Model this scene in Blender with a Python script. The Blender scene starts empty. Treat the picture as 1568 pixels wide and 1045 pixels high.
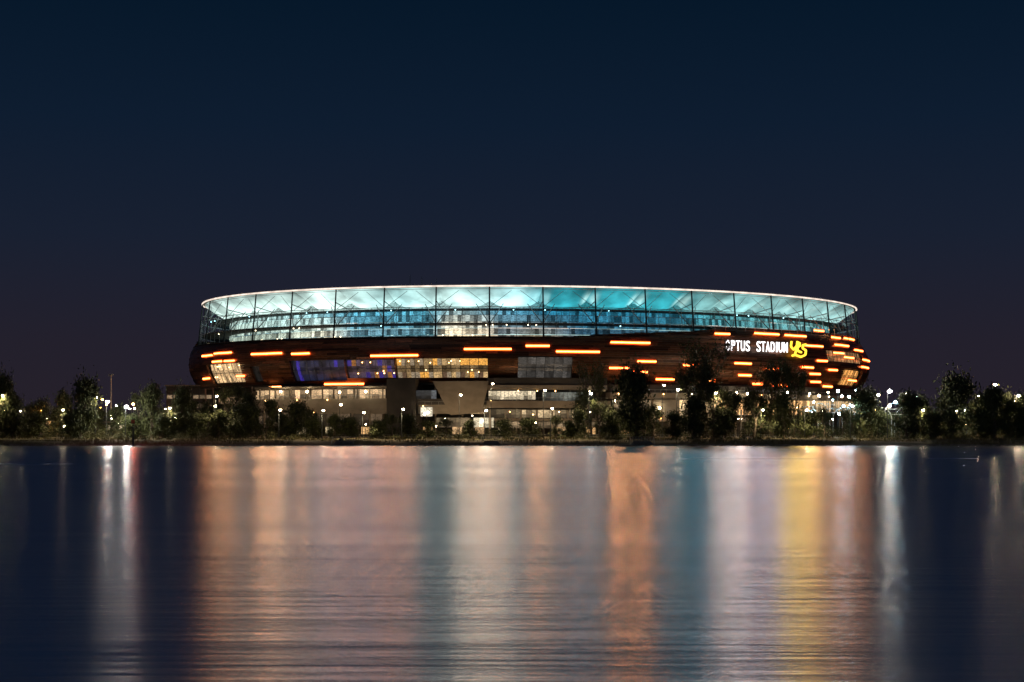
import bpy, math, random
from mathutils import Vector, Matrix, noise
from bisect import bisect
random.seed(7)
F=2390.0; H=5.0; HX=784.0; HY=657.0
def wx(px,d): return (px-HX)*d/F
def wz(py,d): return H+(HY-py)*d/F
scn=bpy.context.scene
# ---------------------------------------------------------------- materials
def newmat(name):
    m=bpy.data.materials.new(name); m.use_nodes=True
    nt=m.node_tree; nt.nodes.clear()
    out=nt.nodes.new('ShaderNodeOutputMaterial')
    return m,nt,out
def N(nt,t,**kw):
    n=nt.nodes.new(t)
    for k,v in kw.items():
        if k in n.inputs: n.inputs[k].default_value=v
        else: setattr(n,k,v)
    return n
def pbr(name,c1,c2,scale=1.0,rough=0.8,metal=0.0,sc=(1,1,1),bump=0.0,attr=False):
    m,nt,out=newmat(name); L=nt.links.new
    b=N(nt,'ShaderNodeBsdfPrincipled'); b.inputs['Roughness'].default_value=rough; b.inputs['Metallic'].default_value=metal
    tc=N(nt,'ShaderNodeTexCoord'); mp=N(nt,'ShaderNodeMapping'); mp.inputs['Scale'].default_value=sc
    L(tc.outputs['Object'],mp.inputs[0])
    no=N(nt,'ShaderNodeTexNoise'); no.inputs['Scale'].default_value=scale; no.inputs['Detail'].default_value=5
    L(mp.outputs[0],no.inputs['Vector'])
    r=N(nt,'ShaderNodeValToRGB'); r.color_ramp.elements[0].position=.35; r.color_ramp.elements[1].position=.65
    r.color_ramp.elements[0].color=(*c1,1); r.color_ramp.elements[1].color=(*c2,1)
    L(no.outputs['Fac'],r.inputs[0])
    if attr:
        a=N(nt,'ShaderNodeVertexColor',layer_name='col'); mx=N(nt,'ShaderNodeMix',data_type='RGBA',blend_type='MULTIPLY')
        mx.inputs[0].default_value=1
        L(r.outputs[0],mx.inputs[6]); L(a.outputs[0],mx.inputs[7]); L(mx.outputs[2],b.inputs['Base Color'])
    else: L(r.outputs[0],b.inputs['Base Color'])
    if bump>0:
        bp=N(nt,'ShaderNodeBump'); bp.inputs['Strength'].default_value=bump; L(no.outputs['Fac'],bp.inputs['Height']); L(bp.outputs[0],b.inputs['Normal'])
    L(b.outputs[0],out.inputs[0]); return m
def emis(name,col,strength):
    m,nt,out=newmat(name); e=N(nt,'ShaderNodeEmission'); e.inputs[0].default_value=(*col,1); e.inputs[1].default_value=strength
    nt.links.new(e.outputs[0],out.inputs[0]); return m
def glow(name,sc,lo,hi,strength=1.0,nscale=1.0):
    m,nt,out=newmat(name); L=nt.links.new
    a=N(nt,'ShaderNodeVertexColor',layer_name='col')
    tc=N(nt,'ShaderNodeTexCoord'); mp=N(nt,'ShaderNodeMapping'); mp.inputs['Scale'].default_value=sc
    L(tc.outputs['Object'],mp.inputs[0])
    no=N(nt,'ShaderNodeTexNoise'); no.inputs['Scale'].default_value=nscale; no.inputs['Detail'].default_value=4
    L(mp.outputs[0],no.inputs['Vector'])
    mr=N(nt,'ShaderNodeMapRange'); mr.inputs[1].default_value=.35; mr.inputs[2].default_value=.65; mr.inputs[3].default_value=lo; mr.inputs[4].default_value=hi
    L(no.outputs['Fac'],mr.inputs[0])
    ml=N(nt,'ShaderNodeMath',operation='MULTIPLY'); ml.inputs[1].default_value=strength; L(mr.outputs[0],ml.inputs[0])
    b=N(nt,'ShaderNodeBsdfPrincipled'); b.inputs['Base Color'].default_value=(.05,.05,.05,1); b.inputs['Roughness'].default_value=.35
    L(a.outputs[0],b.inputs['Emission Color']); L(ml.outputs[0],b.inputs['Emission Strength'])
    L(b.outputs[0],out.inputs[0]); return m

M_bronze=pbr('bronze_cladding',(.13,.058,.03),(.22,.098,.05),.6,.38,.45,(1,1,4),attr=True)
M_dark=pbr('dark_structure',(.018,.017,.018),(.03,.028,.03),.5,.6)
M_steel=pbr('painted_steel',(.40,.42,.44),(.5,.52,.53),.8,.4,.2)
M_darksteel=pbr('dark_steel',(.04,.05,.055),(.07,.08,.085),.8,.4,.4)
M_conc=pbr('precast_concrete',(.27,.235,.19),(.36,.315,.255),.25,.85,0,(1,1,1.5),.15)
M_concd=pbr('dark_concrete',(.07,.065,.06),(.10,.092,.085),.25,.85)
M_fabric=glow('roof_membrane_painted_glow',(.12,.12,.2),.6,1.2)
M_inter=glow('concourse_interior_glow',(1.4,1.4,3.0),.45,1.35)
M_win=glow('lit_glazing_interior',(1.6,1.6,3.2),.4,1.4)
M_led=glow('led_strip_light',(1,1,1),.9,1.1)
M_rim=glow('roof_edge_glow',(.3,.3,.3),.7,1.2)
M_trunk=pbr('gum_bark',(.10,.08,.06),(.2,.165,.13),3,.9,0,(1,1,.4),.3)
M_leaf=pbr('gum_leaves',(.035,.05,.018),(.09,.11,.04),.9,.7)
M_shrub=pbr('shrub_leaves',(.04,.055,.02),(.12,.12,.05),.6,.75)
M_grassb=pbr('reed_blades',(.10,.095,.03),(.2,.17,.07),.3,.8)
M_rock=pbr('river_rock',(.22,.19,.15),(.42,.37,.3),1.3,.85,0,(1,1,1),.4)
M_path=pbr('path_concrete',(.2,.18,.15),(.27,.24,.2),.4,.85)

# ---------------------------------------------------------------- mesh builder
class MB:
    def __init__(s): s.v=[];s.f=[];s.m=[];s.c=[]
    def face(s,pts,m=0,c=(1,1,1)):
        i=len(s.v); s.v.extend([tuple(p) for p in pts]); s.f.append(tuple(range(i,i+len(pts)))); s.m.append(m); s.c.append(c)
    def tube(s,p0,p1,r0,r1=None,n=6,m=0,c=(1,1,1)):
        if r1 is None:r1=r0
        p0=Vector(p0);p1=Vector(p1); d=(p1-p0)
        if d.length<1e-6:return
        d.normalize(); u=d.orthogonal().normalized(); w=d.cross(u)
        i=len(s.v)
        for p,r in((p0,r0),(p1,r1)):
            for k in range(n):
                a=2*math.pi*k/n; s.v.append(tuple(p+u*math.cos(a)*r+w*math.sin(a)*r))
        for k in range(n):
            s.f.append((i+k,i+(k+1)%n,i+n+(k+1)%n,i+n+k)); s.m.append(m); s.c.append(c)
        s.f.append(tuple(i+k for k in reversed(range(n)))); s.m.append(m); s.c.append(c)
        s.f.append(tuple(i+n+k for k in range(n))); s.m.append(m); s.c.append(c)
    def box(s,c0,size,m=0,c=(1,1,1),rot=0.0):
        x,y,z=size[0]/2,size[1]/2,size[2]/2; i=len(s.v); R=Matrix.Rotation(rot,3,'Z')
        for dz in(-z,z):
            for dx,dy in((-x,-y),(x,-y),(x,y),(-x,y)):
                p=R@Vector((dx,dy,dz))+Vector(c0); s.v.append(tuple(p))
        for q in((0,3,2,1),(4,5,6,7),(0,1,5,4),(1,2,6,5),(2,3,7,6),(3,0,4,7)):
            s.f.append(tuple(i+k for k in q)); s.m.append(m); s.c.append(c)
    def ball(s,c0,r,m=0,c=(1,1,1),sz=1.0,nu=8,nv=5,jit=0):
        i=len(s.v)
        for a in range(nv+1):
            th=math.pi*a/nv
            for b in range(nu):
                ph=2*math.pi*b/nu; k=r*(1+random.uniform(-jit,jit))
                s.v.append((c0[0]+k*math.sin(th)*math.cos(ph),c0[1]+k*math.sin(th)*math.sin(ph),c0[2]+k*math.cos(th)*sz))
        for a in range(nv):
            for b in range(nu):
                s.f.append((i+a*nu+b,i+(a+1)*nu+b,i+(a+1)*nu+(b+1)%nu,i+a*nu+(b+1)%nu)); s.m.append(m); s.c.append(c)
    def mesh(s,name,mats,smooth=False):
        me=bpy.data.meshes.new(name); me.from_pydata(s.v,[],s.f)
        for k in mats: me.materials.append(k)
        me.polygons.foreach_set('material_index',s.m)
        at=me.color_attributes.new('col','FLOAT_COLOR','CORNER')
        buf=[]
        for f,c in zip(s.f,s.c):
            if isinstance(c[0],(tuple,list)):
                for cc in c: buf.extend((cc[0],cc[1],cc[2],1))
            else:
                for _ in f: buf.extend((c[0],c[1],c[2],1))
        at.data.foreach_set('color',buf)
        if smooth: me.polygons.foreach_set('use_smooth',[True]*len(s.f))
        me.update(); return me
    def obj(s,name,mats,parent=None,smooth=False):
        o=bpy.data.objects.new(name,s.mesh(name,mats,smooth)); scn.collection.objects.link(o)
        if parent:o.parent=parent
        return o
def empty(name,loc=(0,0,0)):
    o=bpy.data.objects.new(name,None); o.location=loc; scn.collection.objects.link(o); return o

# ---------------------------------------------------------------- stadium plan
CX,CY=10.7,690.0; A,B=145.0,116.0; TH=math.radians(18)
def E(t,off=0.0):
    x,y=A*math.cos(t),B*math.sin(t); nx,ny=B*math.cos(t),A*math.sin(t); l=math.hypot(nx,ny)
    x+=nx/l*off; y+=ny/l*off
    return (CX+x*math.cos(TH)-y*math.sin(TH), CY+x*math.sin(TH)+y*math.cos(TH))
def P3(t,off,z): x,y=E(t,off); return Vector((x,y,z))
_tab={}
def table(off):
    k=round(off,1)
    if k not in _tab:
        L=[]
        for i in range(4000):
            t=-math.pi*1.35+i*(math.pi*1.7)/4000
            x,y=E(t,k); L.append((HX+F*x/y,t,y))
        imin=min(range(1500),key=lambda i:L[i][0]); imax=max(range(2500,4000),key=lambda i:L[i][0])
        _tab[k]=L[imin:imax+1]
    return _tab[k]
def t_of(px,off=0.0):
    T=table(off); lo,hi=0,len(T)-1
    if px<=T[0][0]: return T[0][1]
    if px>=T[-1][0]: return T[-1][1]
    while hi-lo>1:
        m=(lo+hi)//2
        if T[m][0]<px: lo=m
        else: hi=m
    a=(px-T[lo][0])/(T[hi][0]-T[lo][0]); return T[lo][1]*(1-a)+T[hi][1]*a
def z_of(px,py,off=0.0):
    x,y=E(t_of(px,off),off); return wz(py,y)
def px_of(t,off=0.0):
    x,y=E(t,off); return HX+F*x/y
def is_front(t):
    T=table(0.0); return T[0][1]<t<T[-1][1]
NS=7200; tt=[-math.pi*1.5+2*math.pi*i/NS for i in range(NS+1)]; ss=[0]
for i in range(NS):
    a=E(tt[i]);b=E(tt[i+1]); ss.append(ss[-1]+math.hypot(a[0]-b[0],a[1]-b[1]))
TOT=ss[-1]
def s_of(t):
    while t<tt[0]: t+=2*math.pi
    while t>tt[-1]: t-=2*math.pi
    u=(t-tt[0])/(2*math.pi)*NS; i=min(int(u),NS-1); return ss[i]+(ss[i+1]-ss[i])*(u-i)
def t_s(s):
    s=s%TOT; i=min(max(bisect(ss,s)-1,0),NS-1); return tt[i]+(tt[i+1]-tt[i])*(s-ss[i])/(ss[i+1]-ss[i])
NB=42; BAY=TOT/NB; S0=s_of(t_of(668))
def offz(z): return 5.5-((z-32)/10.0)**2*4
def cbox(mb,s0,s1,z0,z1,off,th,m=0,c=(1,1,1),seg=4.0,off_top=None):
    n=max(1,int(abs(s1-s0)/seg)); o2=off if off_top is None else off_top
    for k in range(n):
        ta=t_s(s0+(s1-s0)*k/n); tb=t_s(s0+(s1-s0)*(k+1)/n)
        a,b=P3(ta,off,z0),P3(tb,off,z0); d,e=P3(tb,o2,z1),P3(ta,o2,z1)
        ai,bi=P3(ta,off-th,z0),P3(tb,off-th,z0); di,ei=P3(tb,o2-th,z1),P3(ta,o2-th,z1)
        mb.face((a,b,d,e),m,c); mb.face((e,d,di,ei),m,c); mb.face((ai,bi,b,a),m,c)
        if k==0: mb.face((ai,a,e,ei),m,c)
        if k==n-1: mb.face((b,bi,di,d),m,c)
def prect(mb,x0,x1,y0,y1,off,th,m=0,c=(1,1,1),seg=4.0):
    s0,s1=s_of(t_of(x0,off)),s_of(t_of(x1,off)); xm=(x0+x1)/2
    cbox(mb,s0,s1,z_of(xm,y1,off),z_of(xm,y0,off),off,th,m,c,seg)
stad=empty('stadium')
def area(x0,x1,py,off,h,rad,col,parent,tilt=-.06):
    """luminaire put in for brighter water streaks, facing outward from the curved facade; rad = radiance"""
    ta,tb=t_of(x0,off),t_of(x1,off); z=z_of((x0+x1)/2,py,off); a,b=P3(ta,off,z),P3(tb,off,z); w=(b-a).length
    tm=(ta+tb)/2; n=(P3(tm,off+1,z)-P3(tm,off,z)); n.z=tilt; n.normalize()
    l=bpy.data.lights.new('added_streak_light','AREA'); l.shape='RECTANGLE'; l.size=w; l.size_y=h; l.color=col; l.energy=1.15*rad*math.pi*w*h
    o=bpy.data.objects.new('added_streak_light',l); scn.collection.objects.link(o); o.location=(P3(tm,off,z)); o.rotation_euler=n.to_track_quat('-Z','Y').to_euler(); o.parent=parent
    return o
def interp(tab,x):
    if x<=tab[0][0]: return tab[0][1]
    for (a,ca),(b,cb) in zip(tab,tab[1:]):
        if x<=b:
            k=(x-a)/(b-a); return tuple(p+(q-p)*k for p,q in zip(ca,cb)) if isinstance(ca,tuple) else ca+(cb-ca)*k
    return tab[-1][1]
ZT=[(300,38.6),(860,38.2),(900,39.2),(1000,40.5),(1060,41.5),(1110,43.2),(1400,44.2)]
def ztop(t): return interp(ZT,px_of(t)) if is_front(t) else 41.0

# --- bronze cladding
windows=[(322,372,557,586,(.8,.52,.26)),(447,529,552,583,(.012,.014,.035)),(531,605,551,579,(.06,.04,.06)),(607,747,549,580,(.42,.27,.12)),
 (793,876,547,580,(.06,.055,.05)),(1262,1318,538,556,(.25,.14,.06)),(1288,1316,567,590,(.8,.36,.09)),(386,400,560,584,(.01,.01,.01)),(930,1000,590,600,(.2,.14,.07))]
wins=[]
for (x0,x1,y0,y1,c) in windows:
    xm=(x0+x1)/2
    wins.append((s_of(t_of(x0,4)),s_of(t_of(x1,4)),z_of(xm,y1,4),z_of(xm,y0,4),c,x0,x1))
mb=MB(); rowh=.85; z=22.0; r=0
while z<44.8:
    s=random.uniform(0,6)
    s_end=s+TOT
    while s<s_end-1:
        Ls=random.choice([4,6,8,11,15]); e=min(s+Ls,s_end); sm=(s+e)/2; zc=z+rowh/2
        t=t_s(sm)
        if zc<ztop(t):
            segs=[(s,e)]
            for w in wins:
                if w[2]<zc<w[3]:
                    ns=[]
                    for (a,b) in segs:
                        if b<=w[0] or a>=w[1]: ns.append((a,b))
                        else:
                            if a<w[0]: ns.append((a,w[0]))
                            if b>w[1]: ns.append((w[1],b))
                    segs=ns
            k=random.choice([.4,.6,.8,1,1.2,1.45]); pr=random.uniform(0,.35)
            for (a,b) in segs:
                cbox(mb,a,b,z+.05,z+rowh-.02,offz(z)+pr,.9,0,(k,k*random.uniform(.85,1),k*.9),4.0,offz(z+rowh)+pr)
        s=e+.06
    z+=rowh; r+=1
mb.obj('bronze_cladding',[M_bronze],stad)
mb=MB()
for k in range(140):
    s0=k*TOT/140; s1=(k+1)*TOT/140
    zt=ztop(t_s(s0+.1))
    zs=[21.5,25,29,33,37,zt]
    for a,b in zip(zs,zs[1:]): cbox(mb,s0,s1,a,b,offz(a)-2.6,.5,0,(1,1,1),8,offz(b)-2.6)
    cbox(mb,s0,s1,zt,zt+.4,offz(zt)+.3,9,0,(1,1,1),8)
    cbox(mb,s0,s1,21.2,21.7,1.9,8,0,(1,1,1),8)
mb.obj('cladding_backing',[M_dark],stad)
mb=MB(); fr=MB()
for (s0,s1,z0,z1,c,x0,x1) in wins:
    nx=max(2,int((s1-s0)/1.6)); nz=3
    for i in range(nx):
        for j in range(nz):
            k=random.choice([.35,.6,.8,1,1.15,1.4])*(1.15,.7,1.2)[j]; cc=tuple(v*k for v in c)
            if x0==447 and (random.random()<.05 or i==1): cc=(.04,.025,.30)
            if x0==531: cc=random.choice([cc,cc,cc,cc,(.04,.025,.2),(.3,.12,.03),cc])
            if x0==607: cc=random.choice([cc,cc,(.3,.23,.15),(.12,.07,.04),(.9,.42,.08)]) if j!=1 else tuple(v*.6 for v in cc)
            a=s0+(s1-s0)*i/nx; b=s0+(s1-s0)*(i+1)/nx; za=z0+(z1-z0)*j/nz; zb=z0+(z1-z0)*(j+1)/nz
            cbox(mb,a,b,za,zb,offz(za)-1.6,.1,0,cc,8,offz(zb)-1.6)
    nm=max(2,int((s1-s0)/3.2))
    for i in range(nm+1):
        t=t_s(s0+(s1-s0)*i/nm); fr.tube(P3(t,offz(z0)-.9,z0),P3(t,offz(z1)-.9,z1),.12,.12,4)
    for zz in (z0,(z0+z1)/2,z1): cbox(fr,s0,s1,zz-.1,zz+.1,offz(zz)-.8,.4)
    if x0 in(531,607,322):
        for i in range(int((s1-s0)/2.6)):
            t=t_s(random.uniform(s0+.5,s1-.5)); zz=z1-random.choice([1.,1.6,4.2,5.])
            mb.ball(P3(t,offz(zz)-1.1,zz),.2,1,(14,7,2.2))
mb.obj('glazing',[M_win,M_led],stad); fr.obj('window_frames',[M_darksteel],stad)
# LED strips
bars=[(313,328,545),(331,357,541),(347,362,553),(388,434,542),(449,476,542),(329,343,554),(569,641,545),(711,783,535),(805,841,530),(851,917,539),(935,995,525),(933,965,564),
(964,992,570),(975,1003,554),(805,873,583),(490,552,588),(1008,1036,581),(406,420,592),(1100,1123,511),(1163,1201,511),(1210,1243,514),(1232,1261,530),(1265,1280,506),
(1282,1303,529),(1305,1320,519),(1123,1148,557),(1133,1152,575),(1045,1070,560),(1172,1194,566),(1225,1243,563),(1247,1262,585),(1267,1280,567),
(1248,1263,553),(1275,1290,541),(1310,1322,537),(308,318,580),(1316,1326,563),(1085,1100,583),(1240,1256,573),(1290,1304,548),(1302,1314,583),(1284,1298,517),(1318,1328,552),(360,372,576),(1270,1284,592),(1160,1178,588),(1190,1215,590)]
gain={313:2.4,331:3.0,388:4.5,449:2.5,490:1.8,569:2.2,711:1.5,805:4.0,851:1.3,935:5.0,933:4.0,964:4.0,975:2,1100:1.4,1163:.8}
mb=MB()
for (x0,x1,y) in bars:
    z=z_of((x0+x1)/2,y,5); o=offz(z)+.75
    s0,s1=s_of(t_of(x0,5)),s_of(t_of(x1,5))
    cbox(mb,s0,s1,z-.52,z-.18,o,.35,0,(4.0,.42,.04),3)
    cbox(mb,s0,s1,z-.18,z+.18,o+.04,.35,0,(14,3.6,.9),3)
    cbox(mb,s0,s1,z+.18,z+.52,o,.35,0,(4.0,.42,.04),3)
    area(x0,x1,y,o+.6,.5,26*gain.get(x0,1.0),(1,.40,.13),stad)  # extra area light at each strip, added for its reflection in the water
mb.obj('led_strips',[M_led,M_dark],stad)

# --- halo: columns, rails, membrane
ZR=57.3
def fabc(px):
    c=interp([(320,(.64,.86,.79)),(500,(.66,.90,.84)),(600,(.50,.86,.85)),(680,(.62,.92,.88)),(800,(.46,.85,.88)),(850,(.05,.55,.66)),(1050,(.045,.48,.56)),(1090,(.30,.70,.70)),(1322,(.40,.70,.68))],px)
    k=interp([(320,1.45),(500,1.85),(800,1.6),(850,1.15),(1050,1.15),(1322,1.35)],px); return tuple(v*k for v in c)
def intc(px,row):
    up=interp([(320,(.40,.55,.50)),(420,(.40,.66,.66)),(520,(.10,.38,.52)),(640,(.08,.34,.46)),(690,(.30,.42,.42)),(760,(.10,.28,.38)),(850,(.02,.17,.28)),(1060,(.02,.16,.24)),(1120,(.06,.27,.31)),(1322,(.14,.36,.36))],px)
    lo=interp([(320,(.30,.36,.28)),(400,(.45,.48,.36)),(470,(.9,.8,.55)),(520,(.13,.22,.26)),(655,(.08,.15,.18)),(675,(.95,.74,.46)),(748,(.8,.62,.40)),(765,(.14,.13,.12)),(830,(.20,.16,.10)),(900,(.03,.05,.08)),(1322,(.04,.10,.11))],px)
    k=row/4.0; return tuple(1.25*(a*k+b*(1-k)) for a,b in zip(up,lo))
col=MB(); fab=MB(); inn=MB(); rim=MB(); slab=MB()
for b in range(NB):
    sb=S0+b*BAY; t=t_s(sb); px=px_of(t); front=is_front(t) or is_front(t_s(sb+BAY))
    col.tube(P3(t,2.2,36.5),P3(t,0,ZR),.36,.28,6,1)
    for sg in(-1,1):
        t2=t_s(sb+sg*5.2); t3=t_s(sb+sg*9.0)
        col.tube(P3(t,-.5,43.5),P3(t2,-5,51.2),.22,.16,5)
        col.tube(P3(t,-.2,49.6),P3(t3,-2.5,56.6),.10,.08,5)
    col.tube(P3(t,0,52),P3(t,-11,50),.2,.15,5)
    for q in range(4):
        tq=t_s(sb+BAY*q/4)
        if q: col.tube(P3(tq,1.6,38),P3(tq,.8,49.6),.09,.09,4)
        for (zz,rr,oo) in((49.6,.14,.8),(46.6,.07,1.1),(43.7,.13,1.5),(41,.07,1.8)):
            col.tube(P3(tq,oo,zz),P3(t_s(sb+BAY*(q+1)/4),oo,zz),rr,rr,4)
    for q in range(12):
        tq=t_s(sb+BAY*q/12); tn=t_s(sb+BAY*(q+1)/12)
        rim.tube(P3(tq,.15,ZR),P3(tn,.15,ZR),.32,.32,6,0,(1.2,.98,.82))  # edge tube glows in place of light falling on it
        rim.tube(P3(tq,.1,ZR),P3(tq,.1,ZR+.75),.05,.05,3,1)
        rim.tube(P3(tq,-1.2,ZR-.9),P3(tn,-1.2,ZR-.9),.1,.1,4,1)
        slab.face((P3(tq,0,ZR+.1),P3(tn,0,ZR+.1),P3(tn,-38,ZR+.9),P3(tq,-38,ZR+.9)),0)
    nu,nv=20,8
    def fp(u,v):
        e=abs(2*u-1); zl=50.2+2.6*e**4
        z=56.9+(zl-56.9)*v - .5*math.sin(math.pi*v)*(1-e*e)
        return P3(t_s(sb+BAY*u),-1.0-11.5*v+1.2*math.sin(math.pi*u)*v,z)
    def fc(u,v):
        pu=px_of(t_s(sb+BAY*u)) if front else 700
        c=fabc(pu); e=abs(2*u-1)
        hot=math.exp(-((e-.82)/.13)**2-((v-.62)/.3)**2)  # bright spots by the columns, painted into the membrane glow
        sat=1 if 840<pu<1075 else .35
        k=.62+.5*v*(1-e**3)-.40*(1-v)*e+.12*math.sin(b*2.3)  # light falloff across the bay, painted into the glow colour
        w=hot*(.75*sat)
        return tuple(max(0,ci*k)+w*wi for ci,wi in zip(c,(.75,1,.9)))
    for i in range(nu):
        for j in range(nv):
            u0,u1,v0,v1=i/nu,(i+1)/nu,j/nv,(j+1)/nv
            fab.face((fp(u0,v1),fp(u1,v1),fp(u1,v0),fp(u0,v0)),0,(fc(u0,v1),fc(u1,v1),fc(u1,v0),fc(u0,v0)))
    nx=12
    for i in range(nx):
        s0=sb+BAY*i/nx; s1=sb+BAY*(i+1)/nx; pu=px_of(t_s((s0+s1)/2)) if front else 900
        for j in range(6):
            z0=37.8+j*2.45; z1=z0+2.3
            k=random.choice([.25,.5,.75,1,1.15,1.5]); c=tuple(v*k for v in intc(pu,min(j,4)))  # lit interior painted as glowing panels, coloured by zone
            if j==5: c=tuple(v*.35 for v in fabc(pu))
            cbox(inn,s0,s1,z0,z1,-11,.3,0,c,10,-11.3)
    for (zz,oo,th,hh) in((43.5,.2,10.8,.35),(49.0,-4,8,.3),(38.3,2,12.5,.3)):
        cbox(slab,sb,sb+BAY,zz,zz+hh,oo,th,1,(1,1,1),5)
    for q in range(3):
        sa=sb+BAY*(q+.2)/3
        slab.tube(P3(t_s(sa),-7,43.8),P3(t_s(sa+1),-9,49),.1,.1,4,1)
    if front:
        for q in range(5):
            tq=t_s(sb+BAY*(q+random.uniform(.2,.8))/5); pu=px_of(tq)
            warm=pu<520 or 660<pu<850
            if random.random()<(.9 if warm else .35):
                zz=random.choice([38.9,39.4,43.1,48.7]); c=(9,7.4,4.6) if warm and zz<44 else (2.6,6,6.8)
                rim.ball(P3(tq,-1.5,zz),.2,0,c)
col.obj('halo_columns_and_rails',[M_steel,M_darksteel],stad)
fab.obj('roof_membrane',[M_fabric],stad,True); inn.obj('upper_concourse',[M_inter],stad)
rim.obj('roof_edge',[M_rim,M_steel],stad); slab.obj('decks',[M_conc,M_concd],stad)
# unseen lamps that colour the water streaks, one luminaire per stretch of facade
for (x0,x1,r,c) in [(345,390,1.8,(1,.66,.45)),(400,480,3.2,(1,.66,.5)),(480,560,3.2,(1,.58,.54)),(560,640,3.0,(1,.60,.56)),(640,690,1.3,(.6,1,.95)),(695,785,7.5,(1,.80,.58)),(785,860,2.0,(.8,.85,.8)),(860,930,2.6,(.6,.85,.9)),(1000,1085,2.0,(.12,.75,.92)),
  (1088,1142,10,(1,.82,.72)),(1140,1195,4,(.9,.78,.9)),(1195,1250,2,(1,.75,.35)),(1255,1315,1.8,(1,.66,.42))]:
    area(x0,x1,480,3.2,5.0,r*1.35,c,stad)
mb=MB()
for x,y in((628,421),(646,424),(668,426)):
    d=620; mb.tube((wx(x,d),d,57.5),(wx(x,d),d,wz(y,d)),.2,.1,5)
mb.obj('roof_masts',[M_steel],stad)

# --- podium
mb=MB()
PM=[M_conc,M_concd,M_inter,M_led,M_steel]
cbox(mb,0,TOT,0,21.3,-6,1,1,(1,1,1),6)
for q in range(84):
    t=t_s(S0+TOT*q/84); mb.tube(P3(t,1,1),P3(t,2,21.3),.35,.35,6,0)
def lit(x0,x1,y0,y1,off,c,cells=1.6):
    s0,s1=s_of(t_of(x0,off)),s_of(t_of(x1,off)); n=max(1,int((s1-s0)/cells)); xm=(x0+x1)/2
    za,zb=z_of(xm,y1,off),z_of(xm,y0,off)
    for i in range(n):
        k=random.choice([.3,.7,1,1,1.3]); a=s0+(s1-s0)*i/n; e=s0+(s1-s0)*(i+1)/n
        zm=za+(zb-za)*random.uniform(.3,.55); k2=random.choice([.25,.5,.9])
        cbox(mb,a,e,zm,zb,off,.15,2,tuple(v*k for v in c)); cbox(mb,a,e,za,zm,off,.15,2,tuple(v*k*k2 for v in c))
        mb.tube(P3(t_s(a),off+.1,za),P3(t_s(a),off+.1,zb),.08,.08,4,1)
prect(mb,385,592,611,628,8,9,0); prect(mb,390,592,592,595,8,9,0)
lit(392,590,597,611,2,(.85,.56,.30),2.4)
for x in range(398,590,24):
    t=t_s(s_of(t_of(x,7))); mb.tube(P3(t,7,z_of(x,611,7)),P3(t,7,z_of(x,595,7)),.3,.3,6,0)
lit(395,585,632,652,3,(.09,.06,.035),2.4)
prect(mb,330,385,600,606,5,8,1); lit(335,385,608,618,3,(.4,.25,.14)); 
prect(mb,480,592,628,634,8.2,5,0)
prect(mb,592,636,580,662,9,12,1); 
lit(637,668,598,611,8,(.10,.11,.12)); prect(mb,637,745,611,620,8.4,9,1)
tA,tB,tC,tD=[t_of(x,10) for x in(662,748,738,690)]
za=z_of(662,584,10); pts=[P3(tA,10,za),P3(tD,10,z_of(690,636,10)),P3(tC,10,z_of(738,632,10)),P3(tB,10,za)]
mb.face(pts,0); back=[p+Vector((0,8,0)) for p in pts]
for i in range(4): mb.face((pts[i],pts[(i+1)%4],back[(i+1)%4],back[i]),0)
prect(mb,640,745,620,634,8,8,0)
lit(644,662,624,638,9.2,(.8,.72,.55)); lit(725,756,640,655,8,(1.1,.95,.65)); lit(668,720,640,655,7,(.12,.09,.05))
prect(mb,745,930,579,590,6,7,1); prect(mb,745,930,590,597,7,7,0)
lit(748,820,599,612,6,(.8,.66,.44),1.3); lit(830,908,601,614,6,(.14,.15,.13),1.5)
prect(mb,745,935,614,625,7.5,8,0); lit(797,893,628,640,7,(.55,.40,.22),2.0); lit(745,797,627,640,6,(.12,.09,.05))
prect(mb,745,935,641,645,8,8,0); lit(758,930,646,656,6,(.2,.14,.08),2)
prect(mb,935,1330,592,603,6,6,1); prect(mb,935,1330,603,612,8,6,0)
lit(940,1000,613,628,7,(.35,.25,.14)); prect(mb,1000,1040,612,645,9,4,0); lit(1040,1100,613,640,7,(1.0,.66,.32),2.2)
lit(1100,1240,613,636,7,(1.2,.66,.26),2.2); prect(mb,1000,1250,640,646,9,4,0); lit(1240,1325,610,632,7,(.9,.6,.3),1.8)
for (x,y) in((430,600),(470,600),(520,601),(560,600),(655,632),(650,634),(738,645),(1128,602),(1145,603),(1254,606),(1206,601),(1060,622),(1010,625)):
    t=t_of(x,10); mb.ball(P3(t,10,z_of(x,y,10)),.4,3,(60,48,30))
for (x0,x1,y,off) in [(392,590,611,8.2),(640,745,620,8.6),(745,930,614,7.8),(745,930,597,7.2),(940,1320,603,8.2),(1000,1240,640,9.2)]:
    s0,s1=s_of(t_of(x0,off)),s_of(t_of(x1,off)); zz=z_of((x0+x1)/2,y,off); k=int((s1-s0)/2.2)
    for i in range(k): t=t_s(s0+(s1-s0)*i/k); mb.tube(P3(t,off-.2,zz),P3(t,off-.2,zz+1.1),.04,.04,4,4)
    for i in range(k): mb.tube(P3(t_s(s0+(s1-s0)*i/k),off-.2,zz+1.1),P3(t_s(s0+(s1-s0)*(i+1)/k),off-.2,zz+1.1),.05,.05,4,4)
    for i in range(int((s1-s0)/7)):
        if random.random()<.75:
            t=t_s(s0+7*i+random.uniform(1,5)); zl=zz-random.choice([.4,.5,4.0,5.0])
            mb.ball(P3(t,off+.25,zl),.17,3,random.choice([(30,18,8),(22,12,4),(34,28,18),(26,10,2.5)]))
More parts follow.
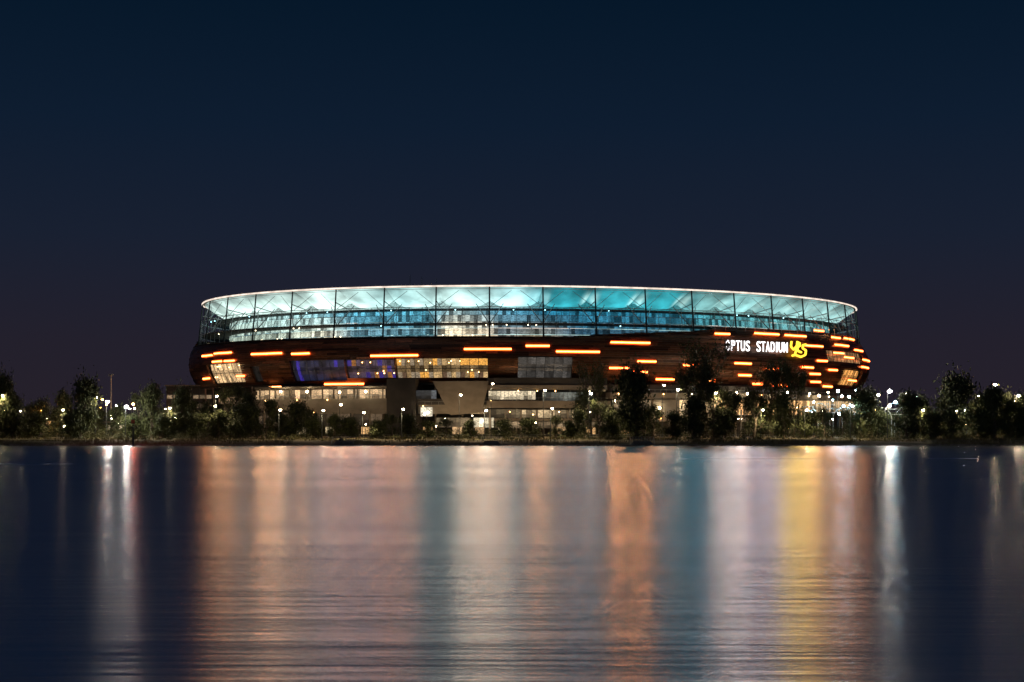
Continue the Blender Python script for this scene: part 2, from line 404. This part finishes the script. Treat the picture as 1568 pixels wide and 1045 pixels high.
for x in list(range(404,590,27))+list(range(750,930,24))+list(range(1004,1240,22)):
    t=t_of(x,9); z2=z_of(x,628,9); mb.box(P3(t,8.6,(z2+2)/2),(.6,.6,z2-2),0)
for x in (460,505,560,655,700,735,770,812,860,905,960):
    t=t_of(x,9); z2=4.4; mb.box(P3(t,8.7,z2),(3.4,.3,2.6),2,random.choice([(.8,.45,.18),(.5,.3,.14),(.9,.7,.4)])); mb.box(P3(t,8.95,z2),(.15,.2,2.6),1)
mb.obj('podium',PM,stad)
for (x0,x1,y,h,r,c) in [(395,440,604,2,16,(1,.56,.28)),(480,590,604,2,6,(1,.58,.45)),(700,760,640,3,10,(1,.80,.55)),(1100,1140,604,2.5,24,(1,.80,.66)),(1140,1195,604,2,8,(1,.78,.8)),(1255,1315,606,2.5,8,(1,.72,.42)),(800,850,630,2,7,(1,.55,.25)),(940,990,630,2,9,(1,.55,.22))]:
    area(x0,x1,y,10.6,h,r,c,stad)  # more unseen area lights, added for the streaks below the podium

# --- sign
sign=empty('stadium_sign')
M_txt=emis('white_sign_led',(1,.96,.95),2.2); M_yel=emis('yellow_sign_led',(1,.60,.04),2.4)
txt="OPTUS STADIUM"; pxs=[1112,1120,1127.5,1135,1142.5,0,1159,1166,1173,1180.5,1186.5,1192.5,1200]
for ch,px in zip(txt,pxs):
    if ch==' ':continue
    cu=bpy.data.curves.new('ltr','FONT'); cu.body=ch; cu.size=5.6; cu.extrude=.15; cu.offset=.03; cu.align_x='LEFT'
    o=bpy.data.objects.new('tmp',cu); scn.collection.objects.link(o)
    dg=bpy.context.evaluated_depsgraph_get(); me=bpy.data.meshes.new_from_object(o.evaluated_get(dg)); bpy.data.objects.remove(o)
    xs_=[v.co.x for v in me.vertices]; x0,x1=min(xs_),max(xs_)
    pitch=(P3(t_of(px+3.6,6),6.6,0)-P3(t_of(px-3.6,6),6.6,0)).length
    kx=1.0 if ch=='I' else pitch*.80/(x1-x0)
    py=537+(px-1113)*.035; z=z_of(px,py,6); t=t_of(px,6)
    a=P3(t-.003,7.0,z); b=P3(t+.003,7.0,z); ux=(b-a).normalized(); uz=Vector((0,0,1))
    M=Matrix((ux,uz,ux.cross(uz))).transposed().to_4x4(); M.translation=(a+b)/2
    me.transform(M@Matrix.Diagonal((kx,1,1,1))@Matrix.Translation((-(x0+x1)/2,0,0))); me.materials.clear(); me.materials.append(M_txt)
    lo=bpy.data.objects.new('letter_'+ch.lower(),me); scn.collection.objects.link(lo); lo.parent=sign
mb=MB()
def lp(px,py): t=t_of(px,6); return P3(t,7,z_of(px,py,6))
for pl in([(1209,523),(1208,531),(1212,536),(1217,530),(1218,523),(1217,533),(1214,544),(1210,545)],
          [(1217,533),(1222,530),(1221,525),(1217,530),(1219,538),(1224,540)],[(1231,528),(1226,529),(1226,534),(1231,537),(1230,544),(1223,547),(1215,544)]):
    for p,q in zip(pl,pl[1:]): mb.tube(lp(*p),lp(*q),.42,.42,6)
mb.obj('logo',[M_yel],sign)
area(1110,1145,532,8,4,6,(1,.91,.85),sign); area(1158,1203,532,8,4,5,(.95,.88,1),sign); area(1192,1250,534,8,5.0,20,(1,.60,.12),sign)  # area lights added over the sign to strengthen its streaks

# ---------------------------------------------------------------- ground, water
def gz(x,y):
    pr=[(440,-2.0),(459.5,-.25),(461.5,.25),(466,1.0),(480,1.7),(505,2.1),(560,2.3),(9000,2.3)]
    z=interp(pr,y+1.6*noise.noise(Vector((x*.03,0,3)))) if y<900 else 2.3
    if 461<y<560: z+=.25*noise.noise(Vector((x*.05,y*.1,0)))
    return z
xs=[-7000,-2500,-900,-500]+[ -400+i*4 for i in range(201)]+[500,900,2500,7000]
ys=[440,456]+[458+i*1.5 for i in range(18)]+[490,500,520,560,600,700,900,2000,9000]
vs=[(x,y,gz(x,y)) for y in ys for x in xs]; n=len(xs)
fs=[(j*n+i,j*n+i+1,(j+1)*n+i+1,(j+1)*n+i) for j in range(len(ys)-1) for i in range(n-1)]
me=bpy.data.meshes.new('ground'); me.from_pydata(vs,[],fs)
M_ground=pbr('dry_grass_ground',(.07,.07,.027),(.23,.19,.08),.12,.95,0,(1,1,1),.3); me.materials.append(M_ground)
me.polygons.foreach_set('use_smooth',[True]*len(fs)); g=bpy.data.objects.new('ground',me); scn.collection.objects.link(g)
mb=MB()
for i in range(200):
    x=-400+i*4; mb.face(((x,507,gz(x,507)+.05),(x+4,507,gz(x+4,507)+.05),(x+4,511.5,gz(x+4,511.5)+.05),(x,511.5,gz(x,511.5)+.05)))
mb.obj('footpath',[M_path])
me=bpy.data.meshes.new('water'); me.from_pydata([(-7000,-400,0),(7000,-400,0),(7000,463,0),(-7000,463,0)],[],[(0,1,2,3)])
m,nt,out=newmat('river_water'); L=nt.links.new
tc=N(nt,'ShaderNodeTexCoord')
def wn(sc,detail,scale=1.0):
    mp=N(nt,'ShaderNodeMapping'); mp.inputs['Scale'].default_value=sc; L(tc.outputs['Object'],mp.inputs[0])
    no=N(nt,'ShaderNodeTexNoise'); no.inputs['Scale'].default_value=scale; no.inputs['Detail'].default_value=detail; L(mp.outputs[0],no.inputs['Vector']); return no
n1=wn((.14,1.5,1),5,1.0); n2=wn((.02,.16,1),4,1.6); n3=wn((.006,.03,1),3)
b1=N(nt,'ShaderNodeBump'); b1.inputs['Strength'].default_value=.36; b1.inputs['Distance'].default_value=.055; L(n1.outputs['Fac'],b1.inputs['Height'])
b2=N(nt,'ShaderNodeBump'); b2.inputs['Strength'].default_value=.3; b2.inputs['Distance'].default_value=.22; L(n2.outputs['Fac'],b2.inputs['Height']); L(b1.outputs[0],b2.inputs['Normal'])
gl=N(nt,'ShaderNodeBsdfGlossy'); gl.inputs['Color'].default_value=(.78,.84,.93,1)
mr=N(nt,'ShaderNodeMapRange'); mr.inputs[1].default_value=.3; mr.inputs[2].default_value=.7; mr.inputs[3].default_value=.235; mr.inputs[4].default_value=.275
L(n3.outputs['Fac'],mr.inputs[0]); L(mr.outputs[0],gl.inputs['Roughness']); L(b2.outputs[0],gl.inputs['Normal'])
df=N(nt,'ShaderNodeBsdfDiffuse'); df.inputs[0].default_value=(.006,.013,.025,1)
mx=N(nt,'ShaderNodeMixShader'); mx.inputs[0].default_value=.85; L(df.outputs[0],mx.inputs[1]); L(gl.outputs[0],mx.inputs[2]); L(mx.outputs[0],out.inputs[0])
me.materials.append(m); w=bpy.data.objects.new('water',me); scn.collection.objects.link(w)

mb=MB()
for i in range(1900):
    x=random.uniform(-175,185); y=461.0-1.6*noise.noise(Vector((x*.03,0,3)))+random.uniform(-.5,.9)
    mb.ball((x,y,gz(x,y)+.02),random.uniform(.12,.42),0,(1,1,1),.6,6,4,.25)
mb.obj('shore_rocks',[M_rock])
mb=MB()
for i in range(18000):
    x=random.uniform(-180,190); y=462+random.random()**1.6*26
    if noise.noise(Vector((x*.06,y*.12,9)))<-.12: continue
    z=gz(x,y); h=random.uniform(.3,1.0)*(1+.6*noise.noise(Vector((x*.1,y*.1,2)))); a=random.uniform(-.35,.35); w2=.07
    mb.face(((x-w2,y,z-.05),(x+w2,y,z-.05),(x+a*h,y+random.uniform(-.2,.2),z+h)))
mb.obj('shore_grass',[M_grassb])
def leaf(mb,p,s,m=0):
    a=random.uniform(0,6.28); b=random.uniform(-1.2,1.2)
    u=Vector((math.cos(a)*math.cos(b),math.sin(a)*math.cos(b),math.sin(b)-.3)).normalized(); v=u.orthogonal().normalized()
    v=Matrix.Rotation(random.uniform(0,6.28),3,u)@v
    p=Vector(p); mb.face((p-u*s,p+v*s*.42,p+u*s,p-v*s*.42),m)
mb=MB()
for i in range(620):
    x=random.uniform(-185,195); y=random.uniform(480,535); dn=noise.noise(Vector((x*.03,y*.05,5)))
    if dn<-.3: continue
    h=random.uniform(.8,2.6)+max(0,dn)*3; rr=random.uniform(.8,2.2); z=gz(x,y)
    if y<488: h*=.5; rr*=.6
    for k in range(int(70*rr)):
        q=random.random()**.5; an=random.uniform(0,6.28); zz=random.uniform(0,1)
        f=math.sqrt(max(0,1-(zz*.95)**2)); leaf(mb,(x+rr*q*f*math.cos(an),y+rr*q*f*math.sin(an),z+h*zz),random.uniform(.12,.3))
mb.obj('riverside_shrubs',[M_shrub])

# ---------------------------------------------------------------- trees
def tree_mesh(seed,spread=.33,crown=.3,open_=.5,nleaf=4200,low=.18):
    rn=random.Random(seed); mb=MB(); tips=[]
    def grow(p,d,l,r,lev):
        seg=3; q=p
        for k in range(seg):
            d=(d+Vector((rn.uniform(-.2,.2),rn.uniform(-.2,.2),rn.uniform(-.03,.12)))).normalized(); e=q+d*l/seg
            mb.tube(q,e,r*(1-.28*k/seg),r*(1-.28*(k+1)/seg),5,0); q=e
            if lev>=1: tips.append((q,lev))
            if lev==0 and k<2:
                for _ in range(2):
                    a=rn.uniform(0,6.28); grow(q,Vector((math.cos(a),math.sin(a),.45)).normalized(),l*.55,r*.4,2)
        if lev<3:
            nb=rn.choice([2,3,3]) if lev else rn.choice([3,4])
            for _ in range(nb):
                a=rn.uniform(0,6.28); sp=rn.uniform(.35,.95)*(spread/.33)
                nd=(d+Vector((math.cos(a)*sp,math.sin(a)*sp,rn.uniform(-.2,.3)))).normalized()
                grow(q,nd,l*rn.uniform(.6,.85),r*.6,lev+1)
        else: tips.append((q,4))
    grow(Vector((0,0,-.1)),Vector((rn.uniform(-.12,.12),0,1)).normalized(),crown*10,.24,0)
    zmax=max(p.z for p,_ in tips); k=9.3/zmax
    per=nleaf/len(tips)
    st=random.getstate(); random.seed(seed)
    for p,lv in tips:
        if random.random()<open_*.3 or p.z*k<low*10: continue
        R=random.uniform(.3,.9)
        for _ in range(int(per*random.uniform(.5,1.7))):
            q=Vector((random.gauss(0,.45),random.gauss(0,.45),random.gauss(-.1,.36)))*R*1.4
            leaf(mb,p+q,random.uniform(.09,.2),1)
    random.setstate(st)
    mb.v=[(x,y,z*k) if z>0 else (x,y,z) for x,y,z in mb.v]
    me=mb.mesh('gum_tree_mesh%d'%seed,[M_trunk,M_leaf]); wd=max(v[0] for v in mb.v)-min(v[0] for v in mb.v); return me,wd
TM=[tree_mesh(11,.34,.22,.4,4200,.12),tree_mesh(12,.36,.2,.4,4200,.15),tree_mesh(13,.30,.26,.7),tree_mesh(14,.4,.2,.5,4200,.15),tree_mesh(15,.3,.3,.9,3000,.3),tree_mesh(16,.36,.15,.2,5200,.05),tree_mesh(17,.40,.15,.2,5200,.05)]
def tree(px,top,w,d,kind=None):
    i=random.randrange(len(TM)) if kind is None else kind; me,wd=TM[i]
    x=wx(px,d); zb=gz(x,d)-.1; hh=wz(top,d)-zb; sx=w*1.18*d/F/wd
    o=bpy.data.objects.new('gum_tree',me); o.location=(x,d,zb); o.scale=(sx,sx,hh/10.0); 
    o.rotation_euler=(0,0,random.choice([0,math.pi])+random.uniform(-.2,.2)); scn.collection.objects.link(o)
for a in [(-2,576,38,500,6),(20,600,44,505,5),(62,608,44,520,1),(98,597,38,530,5),(122,582,52,495,6),(180,618,30,520,1),(215,600,34,515,0),(232,586,52,505,5),(272,596,38,500,6),(300,614,38,510,3),(318,612,30,530,1),
 (352,586,54,505,0),(380,600,44,515,5),(408,612,34,500,3),(448,618,40,505,6),(470,622,34,515,1),(512,634,34,500,5),(540,640,40,505,6),(600,632,30,505,2),(630,636,36,515,6),(655,642,34,505,5),(683,638,24,520,2),(575,645,36,500,6),(485,640,36,500,6),
 (720,643,30,500,5),(775,644,34,505,6),(815,642,36,510,6),(850,634,26,505,2),(885,624,36,500,5),(906,546,58,520,4),(896,590,34,510,2),(918,612,32,500,0),(975,566,66,495,6),(968,592,54,510,5),(1000,618,38,505,1),
 (1078,511,90,515,4),(1064,554,72,500,0),(1092,575,50,498,2),(1062,605,50,495,5),(1112,600,48,510,3),(1155,592,46,500,1),(1182,543,62,510,2),(1216,556,46,505,0),(1200,600,48,500,5),(1160,625,34,515,6),(1262,622,30,500,1),
 (1290,628,30,515,3),(1332,598,54,500,6),(1345,625,40,505,5),(1388,598,58,495,5),(1412,610,54,505,6),(1456,577,72,500,6),(1446,610,54,510,5),(1498,604,42,520,1),(1522,590,64,495,5),(1545,606,44,505,6),(1570,600,40,500,1),
 (40,622,46,540,3),(85,626,50,545,6),(150,624,40,540,5),(250,622,44,540,1),(430,632,44,530,5),(1430,628,60,540,3),(1490,626,60,545,6),(1550,628,60,540,5),(1370,630,50,540,1),
 (365,620,60,498,6),(335,628,44,500,5),(110,630,50,500,5),(1100,625,50,500,6),(1030,630,40,500,5),(940,630,36,500,6),(870,644,30,500,5),(1235,632,36,505,6),(1318,634,34,505,5),(1505,625,50,498,6),(45,632,50,498,6),(5,632,44,505,5),(205,636,40,505,6),(250,634,46,498,5),(295,634,44,500,6),(1425,632,50,495,5),(1560,632,46,498,6)]:
    tree(*a)
mb=MB()
for side in((-420,-150),(160,420),(-150,160)):
    for i in range(420 if side[0]!=-150 else 120):
        x=random.uniform(*side); y=random.uniform(820,900); h=9+5*noise.noise(Vector((x*.02,0,1)))+random.uniform(-2,2); R=random.uniform(3,6)
        for k in range(45):
            leaf(mb,(x+random.gauss(0,.4)*R,y+random.gauss(0,.4)*R,2.3+random.uniform(0,1)**.8*h),random.uniform(.5,1.1))
mb.obj('distant_trees',[M_leaf])

# ---------------------------------------------------------------- lamps
lm={}
def lampmat(c,s):
    k=(c,s)
    if k not in lm: lm[k]=emis('lamp_glow',c,s)
    return lm[k]
WARM=(1,.74,.44); WHITE=(1,.90,.74); COOL=(.62,.9,1); ORG=(1,.33,.06)
def lamp(px,hy,d,c=WARM,s=90,r=.30,name='street_lamp',arm=True):
    x=wx(px,d); z0=gz(x,d); z1=wz(hy,d); mb=MB(); s=round(s*1.7)
    mb.tube((0,0,0),(0,0,.4),.22,.2,8); mb.tube((0,0,.4),(0,0,z1-z0+.3),.13,.07,8)
    if arm: mb.tube((0,0,z1-z0+.28),(.5,-.7,z1-z0+.36),.05,.04,5); cx,cy=.55,-.8
    else: cx=cy=0
    r*=1.25; mb.ball((cx,cy,z1-z0+.22+(0 if arm else .25)),r*1.2,0,(1,1,1),.35); mb.ball((cx,cy,z1-z0+(0 if arm else .5)),r,1,(1,1,1),.8)
    o=mb.obj(name,[M_darksteel,lampmat(c,s)]); o.location=(x,d,z0)
    if arm and d<=510:   # downlight of the same lantern, washing the bank below it
        l=bpy.data.lights.new('downlight','SPOT'); l.energy=5200; l.color=(1,.74,.42); l.spot_size=math.radians(122); l.spot_blend=.25; l.shadow_soft_size=.3
        q=bpy.data.objects.new('downlight',l); scn.collection.objects.link(q); q.parent=o; q.location=(cx,cy-.1,z1-z0-.4); q.rotation_euler=(math.radians(-9),0,0)
    return o
for a in [(146,608,500,WARM,90),(163,615,505,WHITE,320,.42),(192,623,495,WHITE,420,.5),(64,629,520,ORG,200,.52),(330,607,500,WARM,60),(427,628,490,WARM,60),(493,629,490,WARM,60),(615,627,490,WARM,80),
 (703,605,500,WARM,60),(742,629,490,WHITE,90),(752,588,505,WARM,40),(832,598,505,WARM,50),(843,626,490,WARM,60),(902,603,500,WHITE,70),(938,614,500,WARM,60),(1036,597,505,WARM,120,.42),(1093,602,500,WARM,80),(1014,590,512,WARM,60),
 (1359,599,500,WHITE,400,.52),(1377,605,512,WHITE,120),(1520,589,505,WARM,200,.45),(1494,607,512,WARM,100),(1556,606,505,WARM,420,.42),(1302,622,495,COOL,90),(3,606,500,WARM,260),(1460,630,500,WHITE,120,.34),(1474,628,512,WHITE,160),
 (1232,628,500,WARM,120),(520,620,512,WARM,60),(328,622,512,WARM,60),(170,640,530,WARM,150),(108,640,535,WARM,80),(268,640,540,WARM,110),(90,620,540,WARM,60),(30,630,540,WARM,90),(1535,625,540,WARM,110),(1425,632,540,WARM,90),(258,625,500,WARM,30),(555,632,495,WARM,40),(1165,628,500,WARM,50),(1410,628,500,WARM,50),(95,628,500,WARM,40)]:
    lamp(*a)
mb=MB(); d=600; mb.tube((0,0,0),(0,0,wz(573,d)-2.3),.35,.16,8); mb.box((0,0,wz(573,d)-2.5),(1.8,.5,.3)); 
for q in(-.6,.6): mb.box((q,-.3,wz(573,d)-2.8),(.6,.3,.5))
o=mb.obj('floodlight_mast',[M_steel]); o.location=(wx(170,d),d,2.3)
for i in range(40):
    px=random.choice([random.uniform(-5,300),random.uniform(1335,1575)]); lamp(px,random.uniform(612,648),random.uniform(560,640),random.choice([WARM,WARM,ORG,WHITE]),random.choice([50,80,110]),.22)
for (px,py,c,s) in [(20,650,ORG,60),(98,655,WARM,120),(180,652,WHITE,120),(242,655,WARM,80),(292,655,WARM,80),(12,660,WARM,60),(1275,645,WARM,90),(1228,648,WARM,80),(1400,648,WARM,40),(820,650,WARM,60),(560,652,WARM,50),(668,655,WARM,50),(1110,640,WARM,90),(1130,644,WARM,120),(60,656,WARM,70),(135,650,ORG,60),(212,650,WARM,70),(455,652,WARM,50),(1480,652,WARM,60),(1545,650,ORG,60)]:
    lamp(px,py,520+random.uniform(-8,20),c,s,.2,'bollard_light',False)

arb=empty('arbour'); mb=MB(); lb=MB()
for i in range(9):
    px=1236+i*19; d=535+3*math.sin(i); x0=wx(px,d); R=4.2; zb=2.2; pts=[]
    for k in range(15):
        a=math.pi*k/14; pts.append(Vector((x0+R*math.cos(a)*.9,d+1.5*math.sin(i*1.3)*math.cos(a),zb+6+ (4.6+1.1*math.sin(i*2))*math.sin(a))))
    pts=[Vector((pts[0].x,pts[0].y,zb))]+pts+[Vector((pts[-1].x,pts[-1].y,zb))]
    for p,q in zip(pts,pts[1:]): mb.tube(p,q,.14,.14,6)
    if i<8:
        for k in(3,6,9,12): mb.tube(pts[k],pts[k]+Vector((4.2,.5,0)),.08,.08,4)
mb.obj('ribs',[M_steel],arb)
for (px,py) in [(1240,603),(1255,607),(1268,601),(1275,613),(1289,607),(1302,620),(1311,598),(1318,608),(1330,622),(1345,605),(1386,604),(1390,613),(1246,616),(1300,608),(1362,622),(1283,599),(1335,612),(1371,616),(1260,630),(1292,622),(1402,608),(1285,634),(1325,634),(1242,632)]:
    d=533+random.uniform(-3,3); c=random.choice([(70,95,110),(45,95,110),(110,92,62)]); z=wz(py,d); k=random.choice([.5,1,1.5])
    lb.ball((wx(px,d),d,z),random.choice([.28,.36,.46]),0,tuple(v*k for v in c)); lb.tube((wx(px,d),d,2.2),(wx(px,d),d,z-.25),.07,.05,5,1)
lb.obj('festoon_lamps',[M_led,M_darksteel],arb)

mb=MB(); d=448; x=wx(204,d)
mb.tube((0,0,-1.5),(0,0,5.2),.28,.24,10,0); mb.box((0,0,5.4),(1.1,1.1,.2),0)
for a in range(4):
    mb.tube((.45*math.cos(a*1.57+.78),.45*math.sin(a*1.57+.78),5.5),(.3*math.cos(a*1.57+.78),.3*math.sin(a*1.57+.78),8.5),.04,.04,4,0)
mb.box((0,-.35,7.1),(1.0,.08,1.0),1,(1,1,1)); mb.tube((0,0,8.5),(0,0,11.8),.06,.05,5,0); mb.ball((0,0,12.1),.3,2)
o=mb.obj('channel_marker',[M_darksteel,pbr('red_board',(.35,.03,.02),(.45,.05,.03)),lampmat((1,.12,.04),300)]); o.location=(x,d,0)

def landing(px,w):
    mb=MB(); d=462; x=wx(px,d)
    for k in range(4): mb.box((0,k*1.0,.2+k*.35),(w-k*.6,1.0,.34),0)
    for i in range(9):
        xx=-w/2+w*i/8
        mb.tube((xx,3.4,1.3),(xx,3.4,2.6),.05,.05,5,1)
    for zz in(1.7,2.15,2.6): mb.tube((-w/2,3.4,zz),(w/2,3.4,zz),.045,.045,5,1)
    for sx in(-1,1):
        mb.tube((sx*w/2,-.4,1.4),(sx*w/2,3.4,2.6),.05,.05,5,1); mb.tube((sx*w/2,-.4,.2),(sx*w/2,-.4,1.4),.05,.05,5,1)
    o=mb.obj('river_landing',[M_conc,M_steel]); o.location=(x,d,0)
landing(525,6.5); landing(752,6.0); landing(984,7.0)
mb=MB()
for i in range(120):
    x=-60+i*1.2; mb.tube((x,505,gz(x,505)),(x,505,gz(x,505)+1.1),.035,.035,4)
for zz in(.5,1.1): mb.tube((-60,505,gz(0,505)+zz),(84,505,gz(0,505)+zz),.04,.04,4)
mb.obj('promenade_railing',[M_steel])

def building(name,x0,x1,ytop,d,dep,litc,rows):
    e=empty(name); mb=MB(); a,b=wx(x0,d),wx(x1,d); zt=wz(ytop,d); w=b-a
    mb.box(((a+b)/2,d+dep/2,(zt+1)/2),(w,dep,zt-1),0); mb.box(((a+b)/2,d+dep/2-.4,zt+.35),(w+1,dep+1.4,.4),1)
    mb.obj('walls',[M_concd,M_conc],e); g=MB(); n=int(w/2.4)
    for r in rows:
        z=wz(r,d)
        for i in range(n):
            k=random.choice([0,.2,.5,1,1.2]); g.box((a+w*(i+.5)/n,d-.06,z),(w/n*.8,.1,1.5),0,tuple(v*k for v in litc))
    g.obj('windows',[M_win],e); f=MB()
    for i in range(n+1): f.tube((a+w*i/n,d-.3,1.5),(a+w*i/n,d-.3,zt+.1),.12,.12,4)
    f.obj('posts',[M_darksteel],e)
building('annex_building',255,325,592,640,30,(.25,.17,.1),(608,622,640))
building('club_house',70,120,642,585,12,(.9,.5,.2),(648,655))
building('boat_shed',1500,1568,645,580,12,(.9,.45,.16),(651,))
building('park_pavilion',150,245,648,560,10,(.9,.75,.5),(655,))
building('park_kiosk',0,60,650,570,10,(.8,.35,.12),(656,))
building('riverside_restaurant',1405,1470,640,575,10,(.8,.5,.2),(650,))

# ---------------------------------------------------------------- podium floodlights: spots put in to light the walls, no fittings modelled
def spot(px,py,d,tgt,power,c=(1,.8,.55),size=70):
    l=bpy.data.lights.new('flood','SPOT'); l.energy=power; l.color=c; l.spot_size=math.radians(size); l.spot_blend=.6; l.shadow_soft_size=.3
    o=bpy.data.objects.new('ground_floodlight',l); scn.collection.objects.link(o); p=Vector((wx(px,d),d,wz(py,d))); o.location=p
    q=Vector((wx(tgt[0],tgt[2]),tgt[2],wz(tgt[1],tgt[2]))); o.rotation_euler=(q-p).to_track_quat('-Z','Y').to_euler()
for px,pw in((430,3200),(540,3200),(700,5500),(800,3200),(890,3200),(1020,6000),(1120,5500),(1200,4500),(340,1500)):
    spot(px,650,545,(px,618,580),pw*.9,(1,.68,.38),size=100)

sl=bpy.data.lights.new('moon','SUN'); sl.energy=.03; sl.angle=.01; sl.color=(.8,.87,1); so=bpy.data.objects.new('moon',sl); so.rotation_euler=(math.radians(50),0,math.radians(-30)); scn.collection.objects.link(so)
wd=bpy.data.worlds.new('World'); scn.world=wd; wd.use_nodes=True; nt=wd.node_tree; nt.nodes.clear(); L=nt.links.new
out=N(nt,'ShaderNodeOutputWorld'); bg=N(nt,'ShaderNodeBackground'); L(bg.outputs[0],out.inputs[0])
tc=N(nt,'ShaderNodeTexCoord'); sp=N(nt,'ShaderNodeSeparateXYZ'); L(tc.outputs['Generated'],sp.inputs[0])
rp=N(nt,'ShaderNodeValToRGB'); cr=rp.color_ramp
stops=[(0,(.0200,.0148,.0225)),(.055,(.0168,.0145,.0250)),(.12,(.0095,.0145,.030)),(.19,(.0046,.0122,.029)),(.265,(.0020,.0090,.0225)),(1,(.0005,.002,.007))]
cr.elements[0].position=0; cr.elements[0].color=(*stops[0][1],1); cr.elements[1].position=1; cr.elements[1].color=(*stops[-1][1],1)
for p,c in stops[1:-1]:
    e=cr.elements.new(p); e.color=(*c,1)
L(sp.outputs[2],rp.inputs[0])
sky=N(nt,'ShaderNodeTexSky'); sky.sky_type='NISHITA'; sky.sun_disc=False; sky.sun_elevation=math.radians(-8); sky.sun_rotation=math.radians(150)
mxs=N(nt,'ShaderNodeMix',data_type='RGBA',blend_type='ADD'); mxs.inputs[0].default_value=.05; L(rp.outputs[0],mxs.inputs[6]); L(sky.outputs[0],mxs.inputs[7])
L(mxs.outputs[2],bg.inputs[0]); bg.inputs[1].default_value=1.0
cam=bpy.data.cameras.new('camera'); co=bpy.data.objects.new('camera',cam); scn.collection.objects.link(co); co.location=(0,0,H); co.rotation_euler=(math.radians(90),0,0)
cam.sensor_width=36; cam.lens=36*F/1568; cam.shift_y=(HY-522.5)/1568; cam.clip_end=20000; scn.camera=co
scn.view_settings.view_transform='Standard'; scn.view_settings.look='None'; scn.view_settings.exposure=0
